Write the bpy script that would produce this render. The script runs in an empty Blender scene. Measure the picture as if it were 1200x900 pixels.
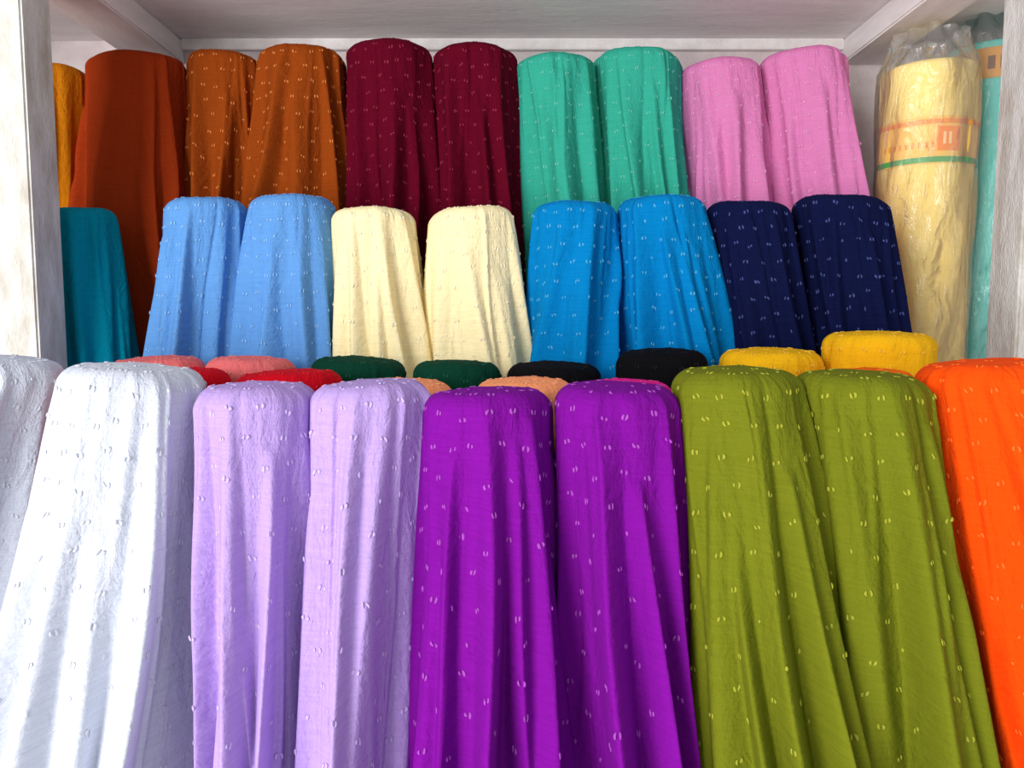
import bpy, math, numpy as np
from mathutils import Vector, Matrix
Z0 = 1.45
scene = bpy.context.scene
try:
    scene.view_settings.view_transform = 'Standard'
    scene.view_settings.look = 'None'
except Exception as e:
    print(e)

def lin(c):
    out = []
    for v in c:
        v = v/255.0
        out.append(v/12.92 if v <= 0.04045 else ((v+0.055)/1.055)**2.4)
    return (out[0], out[1], out[2], 1.0)

def new_mat(name):
    m = bpy.data.materials.new(name); m.use_nodes = True
    nt = m.node_tree
    for n in list(nt.nodes): nt.nodes.remove(n)
    out = nt.nodes.new('ShaderNodeOutputMaterial')
    b = nt.nodes.new('ShaderNodeBsdfPrincipled')
    nt.links.new(b.outputs[0], out.inputs[0])
    return m, nt, b, out

def cloth_mat(name, rgb, var=0.06, sheen=0.02, crinkle=1.0):
    m, nt, b, out = new_mat(name)
    L = nt.links.new
    uv = nt.nodes.new('ShaderNodeUVMap'); uv.uv_map = 'UVMap'
    def noise(sx, sy, det, dist=0.0):
        mp = nt.nodes.new('ShaderNodeMapping'); mp.inputs['Scale'].default_value = (sx, sy, 1)
        L(uv.outputs[0], mp.inputs[0])
        n = nt.nodes.new('ShaderNodeTexNoise'); n.inputs['Scale'].default_value = 1.0; n.inputs['Detail'].default_value = det
        n.inputs['Distortion'].default_value = dist
        L(mp.outputs[0], n.inputs['Vector']); return n
    n1 = noise(22, 330, 4, 0.3)      # fine horizontal slub
    n2 = noise(420, 420, 3)          # crepe grain
    n3 = noise(62, 24, 4, 1.3)       # soft crinkle
    n4 = noise(170, 85, 3, 1.0)      # small gauze crinkle
    base = lin(rgb)
    cr = nt.nodes.new('ShaderNodeValToRGB')
    cr.color_ramp.elements[0].position = 0.3; cr.color_ramp.elements[1].position = 0.7
    cr.color_ramp.elements[0].color = tuple(v*(1-var) for v in base[:3])+(1,)
    cr.color_ramp.elements[1].color = tuple(min(1, v*(1+var)+0.001) for v in base[:3])+(1,)
    L(n1.outputs['Fac'], cr.inputs[0]); L(cr.outputs[0], b.inputs['Base Color'])
    b.inputs['Roughness'].default_value = 0.92
    b.inputs['Specular IOR Level'].default_value = 0.06
    b.inputs['Sheen Weight'].default_value = sheen
    b.inputs['Sheen Tint'].default_value = tuple(min(1, v*0.8+0.2*max(base[:3])) for v in base[:3])+(1,)
    def bump(h, dist, prev=None):
        bp = nt.nodes.new('ShaderNodeBump'); bp.inputs['Strength'].default_value = 1.0
        bp.inputs['Distance'].default_value = dist
        L(h, bp.inputs['Height'])
        if prev: L(prev.outputs[0], bp.inputs['Normal'])
        return bp
    b3 = bump(n3.outputs['Fac'], 0.0032*crinkle)
    b4 = bump(n4.outputs['Fac'], 0.0014*crinkle, b3)
    b1 = bump(n1.outputs['Fac'], 0.0004*crinkle, b4)
    b2 = bump(n2.outputs['Fac'], 0.0006*crinkle, b1)
    L(b2.outputs[0], b.inputs['Normal'])
    return m

def tuft_mat(name, rgb):
    m, nt, b, out = new_mat(name)
    b.inputs['Base Color'].default_value = lin(rgb)
    b.inputs['Roughness'].default_value = 0.9
    b.inputs['Specular IOR Level'].default_value = 0.05
    n = nt.nodes.new('ShaderNodeTexNoise'); n.inputs['Scale'].default_value = 900
    tc = nt.nodes.new('ShaderNodeTexCoord'); nt.links.new(tc.outputs['Object'], n.inputs['Vector'])
    bp = nt.nodes.new('ShaderNodeBump'); bp.inputs['Distance'].default_value = 0.0012
    nt.links.new(n.outputs['Fac'], bp.inputs['Height']); nt.links.new(bp.outputs[0], b.inputs['Normal'])
    return m

COL = {
 'white': ((206,211,225),(222,225,236)),
 'lilac': ((180,152,214),(210,188,238)),
 'purple': ((122,14,146),(176,82,194)),
 'olive': ((110,116,24),(168,170,58)),
 'orange': ((250,78,8),(255,116,44)),
 'rust': ((154,52,16),None),
 'brown': ((138,60,12),(214,126,64)),
 'maroon': ((90,2,28),(150,46,70)),
 'green': ((52,164,142),(104,200,178)),
 'pink': ((212,124,178),(234,160,206)),
 'light_blue': ((92,146,208),(138,188,238)),
 'cream': ((246,230,182),(250,242,212)),
 'blue': ((0,122,188),(84,176,224)),
 'navy': ((11,18,58),(72,84,142)),
 'teal': ((0,140,166),None),
 'mustard': ((188,112,12),None),
 'dark_brown': ((75,20,14),None),
 'red': ((200,10,30),(228,44,54)),
 'salmon': ((228,112,114),(238,140,138)),
 'dark_green': ((8,60,44),(28,90,68)),
 'black': ((12,12,16),(34,34,40)),
 'yellow': ((238,180,22),(250,202,66)),
 'peach': ((250,156,108),(254,178,136)),
 'magenta': ((228,32,142),(238,70,160)),
 'tangerine': ((246,108,10),(252,136,44)),
}
MATS = {}
for k,(c,t) in COL.items():
    MATS[k] = (cloth_mat('cloth_'+k, c), tuft_mat('tuft_'+k, t) if t else None)

def tuft_template():
    nr, ns = 5, 6
    vs = [(0,0,-1)]
    for i in range(1,nr):
        a = -math.pi/2 + math.pi*i/nr
        for j in range(ns):
            p = 2*math.pi*j/ns
            vs.append((math.cos(a)*math.cos(p), math.cos(a)*math.sin(p), math.sin(a)))
    vs.append((0,0,1))
    fs = []
    for j in range(ns):
        fs.append((0, 1+(j+1)%ns, 1+j))
    for i in range(nr-2):
        for j in range(ns):
            a=1+i*ns+j; b=1+i*ns+(j+1)%ns
            fs.append((a,b,b+ns,a+ns))
    last=len(vs)-1; o=1+(nr-2)*ns
    for j in range(ns):
        fs.append((o+j,o+(j+1)%ns,last))
    return np.array(vs,float), fs
TV, TF = tuft_template()

def fabric_bolt(color, cx, cy, ztop, R, xb, Wb, zbase, F, href, seed, nth=168, nv=120, amp=0.16, spacing=0.043, fil=0.028, nfold=12, twist=0.0, pleat=0.07):
    rng = np.random.RandomState(seed)
    capL = R - fil
    filL = fil*math.pi/2
    H = (ztop - fil) - zbase
    Ltot = capL + filL + H
    nf = nfold + rng.randint(-2,3)
    ang = (np.arange(nf)+rng.uniform(-0.38,0.38,nf))*2*math.pi/nf + rng.uniform(0,1)
    sg = rng.uniform(0.12,0.24,nf); skew = rng.uniform(0.3,1.0,nf); side = rng.rand(nf)<0.5
    sgL = np.where(side, sg, sg*skew); sgR = np.where(side, sg*skew, sg)
    A = rng.uniform(0.5,1.2,nf); t0 = rng.uniform(0.0,0.4,nf)*(rng.rand(nf)<0.6)
    drift = rng.uniform(-0.17,0.17,nf)+twist
    wob = rng.uniform(0,6.28,nf)
    n2 = 20
    ang2 = (np.arange(n2)+rng.uniform(-0.5,0.5,n2))*2*math.pi/n2
    s2 = rng.uniform(0.035,0.085,n2); A2 = rng.uniform(0.1,1.0,n2)*np.where(rng.rand(n2)<0.35,-1,1); c2 = rng.uniform(0.0,1.3,n2); l2 = rng.uniform(0.3,1.0,n2)
    dr2 = rng.uniform(-0.3,0.3,n2)+twist
    ph = rng.uniform(0,6.28,8)
    tiltx, tilty = rng.uniform(-0.07,0.07), rng.uniform(-0.04,0.04)
    def P(th, v):
        th = np.asarray(th,float); v = np.asarray(v,float)
        cap = np.clip(v,0,capL)
        fa = np.clip((v-capL)/filL,0,1)*math.pi/2
        d = np.clip(v-capL-filL,0,None)
        t = (d + np.clip(v-capL,0,filL)*0.5)/href
        g = np.where(t<1, t, 1+0.35*(t-1))
        g = g*np.clip(t/0.12,0,1)**0.3
        rr = (cap + fil*np.sin(fa))/R
        z = ztop - 0.010*(cap/R)**2 - fil*(1-np.cos(fa)) - d
        W = R+(Wb-R)*g; D = R+F*0.5*g
        ccx = cx+(xb-cx)*g; ccy = cy-F*0.5*g
        acc = np.zeros_like(th+v)
        q = 3.0
        for i in range(nf):
            c = ang[i]+drift[i]*t+0.085*np.sin(t*3.0+wob[i])
            dd = (th-c+math.pi)%(2*math.pi)-math.pi
            ramp = np.clip((t-t0[i]+0.005)/0.75,0,1.8)**0.6
            s = np.where(dd<0, sgL[i], sgR[i])*(1+0.12*np.sin(t*4+wob[i]*2))
            acc = acc + (A[i]*ramp*np.exp(-(np.abs(dd)/s)**1.8))**q
        f = acc**(1/q)
        f = f - 0.55*np.clip(t,0,1.2)**0.6
        # folds stand out towards the aisle, less where neighbouring bolts press
        press = 1-0.5*np.abs(np.sin(th))**3
        f3 = np.zeros_like(f)
        for i in range(n2):
            c = ang2[i]+dr2[i]*(t-c2[i])+0.03*np.sin(t*7+i)
            dd = (th-c+math.pi)%(2*math.pi)-math.pi
            f3 = f3 + A2[i]*np.exp(-(dd/s2[i])**2)*np.exp(-((t-c2[i])/l2[i])**2)
        side_on = np.clip((v-capL)/filL,0,1)
        rim = np.clip((v-capL*0.9)/(filL),0,1)*np.exp(-t*2.6)
        f2 = 0.010*rim*(np.sin(th*13+ph[0])+np.sin(th*23+ph[1])*0.7+np.sin(th*8+ph[2]))
        sw = 0.028*np.clip(t*2,0,1)*(np.sin(th*3+ph[3]+t*2.5)+0.7*np.sin(th*5+ph[4]-t*3.4))
        k = 1 + amp*f*press + f2 + sw + pleat*f3*side_on
        x = ccx + W*rr*k*np.sin(th)
        y = ccy - D*rr*k*np.cos(th)
        z = z + 0.0012*np.sin(th*4+ph[6])*rr + (tiltx*R*rr*np.sin(th)+tilty*R*rr*np.cos(th))*np.exp(-t*3)
        z = np.maximum(z, zbase)
        return np.stack([x,y,z],-1)
    vcap = np.concatenate([np.linspace(0.0005,capL,9)[:-1], np.linspace(capL,capL+filL,10)[:-1], capL+filL+ H*np.linspace(0,1,nv)])
    ths = np.linspace(-math.pi, math.pi, nth+1)
    TH, V = np.meshgrid(ths[:-1], vcap)
    pts = P(TH, V)
    nrow, ncol = TH.shape
    verts = pts.reshape(-1,3)
    i = np.arange(nrow-1)[:,None]; j = np.arange(ncol)[None,:]
    a = i*ncol+j; b = i*ncol+(j+1)%ncol; c = (i+1)*ncol+(j+1)%ncol; d = (i+1)*ncol+j
    quads = np.stack([a,d,c,b],-1).reshape(-1,4)
    U0 = np.broadcast_to(ths[:-1][None,:]*R,(nrow-1,ncol)); U1=np.broadcast_to(ths[1:][None,:]*R,(nrow-1,ncol))
    Va = np.broadcast_to(vcap[:-1][:,None],(nrow-1,ncol)); Vb=np.broadcast_to(vcap[1:][:,None],(nrow-1,ncol))
    uo = seed*0.37
    uv = np.stack([np.stack([U0,Va],-1),np.stack([U0,Vb],-1),np.stack([U1,Vb],-1),np.stack([U1,Va],-1)],2)
    ncap = 8
    def pl(U,Vv): return np.stack([np.sin(U/R)*Vv, np.cos(U/R)*Vv],-1)
    uv[:ncap,:,0]=pl(U0,Va)[:ncap]; uv[:ncap,:,1]=pl(U0,Vb)[:ncap]; uv[:ncap,:,2]=pl(U1,Vb)[:ncap]; uv[:ncap,:,3]=pl(U1,Va)[:ncap]
    uv = uv.reshape(-1,2)+uo
    faces = [tuple(q) for q in quads.tolist()]
    faces.append(tuple(range(ncol-1,-1,-1)))
    uv = np.concatenate([uv, np.zeros((ncol,2))+uo])
    ncloth = len(faces)
    tv = []
    cm, tm = MATS[color]
    if tm is not None:
        sites = []
        ncol_t = max(8,int(round(2*math.pi*(0.5*R+0.5*max(R,Wb))/spacing)))
        nrow_t = int((Ltot-capL)/spacing)
        dm = drift.mean()
        for r in range(nrow_t):
            ro = rng.uniform(-0.12,0.12)
            for q in range(ncol_t):
                th = (q+0.5*(r%2)+ro+rng.uniform(-0.17,0.17))*2*math.pi/ncol_t - math.pi + dm*r*spacing/href
                v = capL+0.005+(r+rng.uniform(-0.17,0.17))*spacing
                if abs((th+math.pi)%(2*math.pi)-math.pi) < 2.3 and v < Ltot-0.01: sites.append((th,v))
        m = int(R/spacing)+1
        for gi in range(-m,m+1):
            for gj in range(-m,m+1):
                px=(gi+0.5*(gj%2))*spacing; py=gj*spacing*0.8
                rr=math.hypot(px,py)
                if 0.004<rr<capL-0.004: sites.append((math.atan2(px,py),rr))
        s = np.array(sites)
        e=0.002
        p0=P(s[:,0],s[:,1]); pu=P(s[:,0]+e/R,s[:,1])-p0; pv=P(s[:,0],s[:,1]+e)-p0
        pu/= np.linalg.norm(pu,axis=1,keepdims=True)+1e-9; pv/=np.linalg.norm(pv,axis=1,keepdims=True)+1e-9
        n = np.cross(pv,pu); n/=np.linalg.norm(n,axis=1,keepdims=True)+1e-9
        base=len(verts)
        for k in range(len(s)):
            nn = n[k]; tt = pv[k]; uu = np.cross(nn,tt)
            tilt = rng.uniform(-0.35,0.35)
            for sgn in (-1,1):
                if rng.rand()<0.05: continue
                rot = tilt+rng.uniform(-0.35,0.35)
                l = rng.uniform(0.0025,0.0042); w = rng.uniform(0.0014,0.0022)
                lt = tt*math.cos(rot)+uu*math.sin(rot); lu = np.cross(nn,lt)
                cpt = p0[k]+uu*sgn*rng.uniform(0.0025,0.0036)+tt*rng.uniform(-0.0014,0.0014)
                bend = -(TV[:,2]**2)*sgn*0.0008
                jit = 1+rng.uniform(-0.22,0.22,(len(TV),1))
                pp = cpt + (TV[:,0:1]*lu*w + TV[:,2:3]*lt*l)*jit + (TV[:,1:2]*0.0008+0.0004)*nn + bend[:,None]*lu
                tv.append(pp)
                faces.extend([tuple(base+x for x in f) for f in TF]); base+=len(TV)
        if tv:
            verts = np.concatenate([verts]+tv)
    me = bpy.data.meshes.new('fabric_bolt')
    off = np.array([cx,cy,zbase])
    me.from_pydata((verts-off).tolist(), [], faces)
    me.materials.append(cm)
    if tm: me.materials.append(tm)
    mi = np.zeros(len(faces),dtype=np.int32); mi[ncloth:]=1
    me.polygons.foreach_set('material_index', mi)
    me.polygons.foreach_set('use_smooth', np.ones(len(faces),dtype=bool))
    uvl = me.uv_layers.new(name='UVMap')
    full = np.zeros((len(me.loops),2)); full[:len(uv)] = uv
    uvl.data.foreach_set('uv', full.ravel())
    me.update()
    ob = bpy.data.objects.new('fabric_bolt', me)
    bpy.context.collection.objects.link(ob)
    ob.location = (cx,cy,zbase+Z0)
    return ob

PB, R2B, R3B = -0.90, -0.55, -0.16
front = [
 ('white',-.750,1.10,-.055,.100,-.86,.14,.14,0),
 ('white',-.492,1.0,-.060,.087,-.515,.140,.17,0),
 ('lilac',-.334,1.0,-.084,.076,-.308,.071,.12,.05),
 ('lilac',-.186,1.0,-.081,.078,-.190,.075,.13,-.05),
 ('purple',-.034,1.0,-.091,.085,-.032,.106,.15,0),
 ('purple',.136,1.0,-.085,.083,.149,.090,.13,-.05),
 ('olive',.289,1.0,-.064,.081,.324,.106,.17,.04),
 ('olive',.452,1.0,-.069,.084,.480,.104,.12,.04),
 ('orange',.622,1.0,-.054,.091,.674,.110,.14,.04),
]
for i,(c,cx,cy,zt,R,xb,Wb,F,tw) in enumerate(front):
    fabric_bolt(c,cx,cy,zt,R,xb,Wb,PB,F,0.45,180+i,nth=320,nv=180,amp=0.47,spacing=0.036,twist=tw,pleat=.085,nfold=14)
rowB = [('red',-.508,-.078,.077),('red',-.34,-.079,.080),('peach',-.159,-.094,.072),('peach',.018,-.091,.075),
        ('magenta',.178,-.094,.068),('tangerine',.529,-.078,.078)]
for i,(c,cx,zt,R) in enumerate(rowB):
    fabric_bolt(c,cx,1.165,zt,R,cx,R,PB,0.0,0.5,200+i,nth=120,nv=30,amp=0.03,fil=0.024,pleat=.01,spacing=.034)
rowA = [('salmon',-.616,-.067,.078),('salmon',-.453,-.067,.076),('dark_green',-.265,-.068,.080),('dark_green',-.096,-.074,.076),
        ('black',.0725,-.077,.081),('black',.259,-.054,.078),('yellow',.448,-.053,.086),('yellow',.633,-.024,.090)]
for i,(c,cx,zt,R) in enumerate(rowA):
    fabric_bolt(c,cx,1.33,zt,R,cx,R,PB,0.0,0.5,300+i,nth=120,nv=30,amp=0.03,fil=0.024,pleat=.01,spacing=.034)
row2 = [
 ('teal',-.892,.222,.073,-.87,.088,1.60,0),
 ('light_blue',-.605,.232,.081,-.618,.092,1.55,-.1),
 ('light_blue',-.434,.240,.081,-.430,.128,1.55,0),
 ('cream',-.275,.213,.084,-.252,.096,1.55,.12),
 ('cream',-.080,.215,.084,-.064,.110,1.55,.1),
 ('blue',.126,.227,.083,.121,.101,1.55,-.4),
 ('blue',.293,.238,.084,.326,.117,1.55,.12),
 ('navy',.467,.227,.084,.506,.098,1.55,.15),
 ('navy',.648,.236,.091,.676,.093,1.55,.08)]
for i,(c,cx,zt,R,xb,Wb,cy,tw) in enumerate(row2):
    fabric_bolt(c,cx,cy,zt,R,xb,Wb,R2B,.05,0.34,480+i,nth=240,nv=120,amp=0.36,spacing=.033,twist=tw)
row3 = [
 ('mustard',-1.054,.57,.075,-1.054,.085,1.82),
 ('dark_brown',-1.09,.57,.066,-1.09,.066,1.965),
 ('rust',-.86,.590,.107,-.862,.138,1.82),
 ('brown',-.662,.602,.086,-.660,.093,1.84),
 ('brown',-.480,.602,.099,-.486,.134,1.82),
 ('maroon',-.282,.615,.099,-.267,.109,1.82),
 ('maroon',-.086,.605,.098,-.068,.109,1.82),
 ('green',.098,.588,.093,.123,.103,1.82),
 ('green',.288,.600,.098,.308,.104,1.82),
 ('pink',.476,.580,.090,.503,.109,1.82),
 ('pink',.662,.598,.097,.698,.099,1.82)]
for i,(c,cx,zt,R,xb,Wb,cy) in enumerate(row3):
    dk = c=='dark_brown'
    fabric_bolt(c,cx,cy,zt,R,xb,Wb,R3B,0.0 if dk else .05,0.36,580+i,nth=240,nv=120,amp=0.06 if dk else 0.36,spacing=.033,pleat=.02 if dk else .07)

def painted(name, c1, c2, scale=(6,6,6), bumpd=0.002, rough=0.7, thr=(0.35,0.6)):
    m, nt, b, out = new_mat(name); L=nt.links.new
    tc=nt.nodes.new('ShaderNodeTexCoord')
    mp=nt.nodes.new('ShaderNodeMapping'); mp.inputs['Scale'].default_value=scale
    L(tc.outputs['Object'],mp.inputs[0])
    n=nt.nodes.new('ShaderNodeTexNoise'); n.inputs['Scale'].default_value=4; n.inputs['Detail'].default_value=8; n.inputs['Roughness'].default_value=0.65
    L(mp.outputs[0],n.inputs['Vector'])
    n2=nt.nodes.new('ShaderNodeTexNoise'); n2.inputs['Scale'].default_value=45; n2.inputs['Detail'].default_value=6
    L(mp.outputs[0],n2.inputs['Vector'])
    cr=nt.nodes.new('ShaderNodeValToRGB'); cr.color_ramp.elements[0].position=thr[0]; cr.color_ramp.elements[1].position=thr[1]
    cr.color_ramp.elements[0].color=lin(c2); cr.color_ramp.elements[1].color=lin(c1)
    L(n.outputs['Fac'],cr.inputs[0]); L(cr.outputs[0],b.inputs['Base Color'])
    b.inputs['Roughness'].default_value=rough
    b1=nt.nodes.new('ShaderNodeBump'); b1.inputs['Distance'].default_value=bumpd*2; L(n.outputs['Fac'],b1.inputs['Height'])
    b2=nt.nodes.new('ShaderNodeBump'); b2.inputs['Distance'].default_value=bumpd; L(n2.outputs['Fac'],b2.inputs['Height']); L(b1.outputs[0],b2.inputs['Normal'])
    L(b2.outputs[0],b.inputs['Normal'])
    return m
M_post = painted('whitewashed_post',(222,221,216),(188,181,170),(7,7,2.2),0.0022)
M_beam = painted('whitewashed_beam',(250,247,247),(236,229,229),(5,1.0,5),0.001)
M_board = painted('whitewashed_board',(252,247,248),(242,234,237),(0.8,5,5),0.001)
M_wall = painted('plaster_wall',(238,228,228),(216,202,204),(2,2,2),0.002)
M_wall_shade = painted('wall_painted_shade',(92,70,58),(60,44,36),(2,2,2),0.002)  # left side wall; shade of the unlit back corner put into its colour
M_floor = painted('floor_concrete',(225,221,215),(204,199,192),(2,2,2),0.002)

def box(name, x0,x1,y0,y1,z0,z1, mat, parent=None, bev=0.004):
    import bmesh
    bm=bmesh.new(); bmesh.ops.create_cube(bm,size=1)
    for v in bm.verts:
        v.co.x*= (x1-x0); v.co.y*=(y1-y0); v.co.z*=(z1-z0)
    if bev: bmesh.ops.bevel(bm,geom=list(bm.edges),offset=bev,segments=2,affect='EDGES')
    me=bpy.data.meshes.new(name); bm.to_mesh(me); bm.free(); me.materials.append(mat)
    ob=bpy.data.objects.new(name,me); bpy.context.collection.objects.link(ob)
    ob.location=((x0+x1)/2,(y0+y1)/2,(z0+z1)/2+Z0)
    if parent: ob.parent=parent
    return ob
shelf=bpy.data.objects.new('wooden_display_shelf',None); bpy.context.collection.objects.link(shelf)
YB=2.06
box('post_left',-.99,-.85,1.38,1.47,-Z0,1.0,M_post,shelf)
box('post_right',.905,1.04,1.38,1.47,-Z0,1.0,M_post,shelf)
box('beam_left',-.97,-.85,1.47,YB,.652,.712,M_beam,shelf)
box('beam_right',.853,.965,1.47,YB,.652,.712,M_beam,shelf)
box('top_board',-1.35,1.35,1.38,YB,.712,.735,M_board,shelf)
box('front_rail',-1.35,1.35,1.39,1.46,.735,.80,M_board,shelf)
box('low_step',-1.35,1.35,.62,1.425,PB-.04,PB,M_board,shelf)
box('low_step_front',-1.35,1.35,.64,.67,-Z0,PB-.04,M_board,shelf)
box('middle_step',-1.35,1.35,1.475,1.66,R2B-.04,R2B,M_board,shelf)
box('middle_step_lip',-.85,.905,1.427,1.475,R2B-.04,R2B,M_board,shelf,0.002)
box('middle_step_riser',-1.35,1.35,1.475,1.49,-Z0,R2B-.04,M_board,shelf)
box('upper_step',-1.35,1.35,1.665,YB,R3B-.04,R3B,M_board,shelf)
box('upper_step_riser',-1.35,1.35,1.67,1.69,-Z0,R3B-.04,M_board,shelf)
box('back_rail',-.85,.853,2.04,YB,.685,.712,M_beam,shelf,0.002)
box('floor',-2.8,2.8,-3.2,2.2,-Z0-.05,-Z0,M_floor,None,0)
box('wall_back',-1.45,1.45,YB,YB+.08,-Z0,1.2,M_wall,None,0)
box('wall_left',-1.45,-1.352,1.3,YB,-Z0,1.2,M_wall_shade,None,0)
box('wall_right',1.352,1.45,1.3,YB,-Z0,1.2,M_wall,None,0)

def simple_mat(name,rgb,rough=0.6,spec=0.3):
    m,nt,b,out=new_mat(name); b.inputs['Base Color'].default_value=lin(rgb); b.inputs['Roughness'].default_value=rough
    b.inputs['Specular IOR Level'].default_value=spec
    return m
def plastic():
    m,nt,b,out=new_mat('clear_plastic_wrap'); L=nt.links.new
    tc=nt.nodes.new('ShaderNodeTexCoord')
    mp=nt.nodes.new('ShaderNodeMapping'); mp.inputs['Scale'].default_value=(1,1,0.4); mp.inputs['Rotation'].default_value=(0,0.5,0); L(tc.outputs['Object'],mp.inputs[0])
    n=nt.nodes.new('ShaderNodeTexNoise'); n.inputs['Scale'].default_value=22; n.inputs['Detail'].default_value=5; n.inputs['Distortion'].default_value=1.3
    L(mp.outputs[0],n.inputs['Vector'])
    bp=nt.nodes.new('ShaderNodeBump'); bp.inputs['Distance'].default_value=0.016; L(n.outputs['Fac'],bp.inputs['Height'])
    gl=nt.nodes.new('ShaderNodeBsdfGlossy'); gl.inputs['Roughness'].default_value=0.14; gl.inputs['Color'].default_value=(1,1,1,1)
    L(bp.outputs[0],gl.inputs['Normal'])
    df=nt.nodes.new('ShaderNodeBsdfDiffuse'); df.inputs['Color'].default_value=(.95,.95,.93,1); L(bp.outputs[0],df.inputs['Normal'])
    tr=nt.nodes.new('ShaderNodeBsdfTransparent')
    fr=nt.nodes.new('ShaderNodeFresnel'); fr.inputs['IOR'].default_value=1.45; L(bp.outputs[0],fr.inputs['Normal'])
    m1=nt.nodes.new('ShaderNodeMixShader'); m1.inputs[0].default_value=0.12; L(tr.outputs[0],m1.inputs[1]); L(df.outputs[0],m1.inputs[2])
    m2=nt.nodes.new('ShaderNodeMixShader'); L(fr.outputs[0],m2.inputs[0]); L(m1.outputs[0],m2.inputs[1]); L(gl.outputs[0],m2.inputs[2])
    L(m2.outputs[0],out.inputs[0])
    return m
M_pl=plastic()
def lathe(name, func, zs, n, mat, parent, capt=True, th0=-math.pi, th1=math.pi):
    closed = abs((th1-th0)-2*math.pi)<1e-6
    nn = n if closed else n+1
    vs=[];fs=[]
    for z in zs:
        for j in range(nn):
            th=th0+(th1-th0)*j/n
            r=func(th,z)
            vs.append((r*math.sin(th),-r*math.cos(th),z))
    for i in range(len(zs)-1):
        for j in range(n):
            a=i*nn+j; b=i*nn+(j+1)%nn
            fs.append((a,b,b+nn,a+nn))
    if capt and closed:
        o=(len(zs)-1)*nn
        fs.append(tuple(o+j for j in range(nn))); fs.append(tuple(range(nn-1,-1,-1)))
    me=bpy.data.meshes.new(name); me.from_pydata(vs,[],fs); me.materials.append(mat)
    for p in me.polygons: p.use_smooth = len(p.vertices)==4
    uvl=me.uv_layers.new(name='UVMap')
    for l in me.loops:
        v=vs[l.vertex_index]; uvl.data[l.index].uv=(math.atan2(v[0],-v[1])*0.1,v[2])
    ob=bpy.data.objects.new(name,me); bpy.context.collection.objects.link(ob); ob.parent=parent
    return ob
def roll(x,y,zt,R,rgb,wrap,seed,band):
    rng=np.random.RandomState(seed)
    e=bpy.data.objects.new('wrapped_fabric_roll',None); bpy.context.collection.objects.link(e)
    e.location=(x,y,R3B+Z0)
    H=zt-R3B
    cm=cloth_mat('cloth_roll_%d'%seed,rgb,0.05,0.05,0.6)
    p=rng.uniform(0,6.28,6)
    zs=list(np.linspace(0,H-.012,60))+[H-.008,H-.003,H]
    def f(th,z):
        r=R*(1+.010*math.sin(th*2+z*9+p[0])+.006*math.sin(th*5-z*14+p[1]))
        return r-(0.012 if z>=H else (0.004 if z>H-.004 else 0))
    lathe('cloth_roll',f,zs,96,cm,e)
    def bandstrip(nm,z0,z1,rgb2,a0,a1,dr=.0025):
        lathe(nm,lambda th,z:f(th,z)+dr,list(np.linspace(z0,z1,4)),max(2,int((a1-a0)*14)),simple_mat(nm+'_mat',rgb2,0.5),e,False,a0,a1)
    if band=='stripe':
        zb=H-.225
        bandstrip('label_band',zb,zb+.10,(250,206,96),-1.7,1.7,.0022)
        bandstrip('label_stripe_top',zb+.084,zb+.094,(246,160,50),-1.7,1.7,.003)
        bandstrip('label_stripe_green',zb+.002,zb+.014,(80,170,90),-1.7,1.7,.003)
        bandstrip('label_block',zb+.026,zb+.078,(246,150,44),-.25,.22,.003)
        a=-1.4
        for q in range(9):
            if not(-.36<a<.24): bandstrip('label_letter_%d'%q,zb+.034,zb+.046,(244,160,60),a,a+.05,.003)
            a+=.13 if a<.2 or a>.5 else .2
        bandstrip('label_letter_e',zb+.04,zb+.066,(250,225,170),-.14,-.08,.0036)
        bandstrip('label_letter_x',zb+.04,zb+.066,(250,225,170),-.02,.04,.0036)
    else:
        bandstrip('label_band',H-.09,H-.02,(225,160,50),-2,2,.0025)
        bandstrip('label_letter_e',H-.07,H-.04,(120,80,40),-.6,-.45,.0036)
        bandstrip('label_letter_x',H-.07,H-.04,(120,80,40),-.35,-.2,.0036)
    if wrap:
        zs2=list(np.linspace(0,H+.008,70))+list(np.linspace(H+.012,H+.080,16))
        def g(th,z):
            r=R+.006+.0025*math.sin(th*7+z*9+p[2])+.0018*math.sin(th*11-z*21+p[3])
            if z>H:
                k=min(1,(z-H)/.07)
                r=r*(1-.38*k)+.010*k*math.sin(th*9+z*30+p[4])+.008*k*math.sin(th*5+p[5])
            return r
        lathe('plastic_sleeve',g,zs2,140,M_pl,e,False)
    return e
roll(.946,1.80,.558,.099,(255,228,136),True,7,'stripe')
roll(1.165,1.93,.645,.098,(104,216,206),True,8,'gold')

def area(name,loc,target,size,sy,power,col):
    l=bpy.data.lights.new(name,'AREA'); l.shape='RECTANGLE'; l.size=size; l.size_y=sy; l.energy=power; l.color=col
    o=bpy.data.objects.new(name,l); bpy.context.collection.objects.link(o)
    o.location=Vector(loc)+Vector((0,0,Z0))
    o.rotation_euler=(Vector(target)-Vector(loc)).to_track_quat('-Z','Y').to_euler()
    return o
area('doorway_daylight',(-1.95,-1.9,.25),(0.1,1.5,0.2),1.5,2.6,165,(1,.98,.95))
w=bpy.data.worlds.new('world'); scene.world=w; w.use_nodes=True
bg=w.node_tree.nodes['Background']; bg.inputs[0].default_value=(.93,.96,1,1); bg.inputs[1].default_value=0.62

cam=bpy.data.cameras.new('camera'); cam.sensor_width=36; cam.lens=36*900/1200; cam.clip_start=.01
co=bpy.data.objects.new('camera',cam); bpy.context.collection.objects.link(co)
co.location=(0,0,Z0); co.rotation_euler=(math.radians(85),0,0)
scene.camera=co
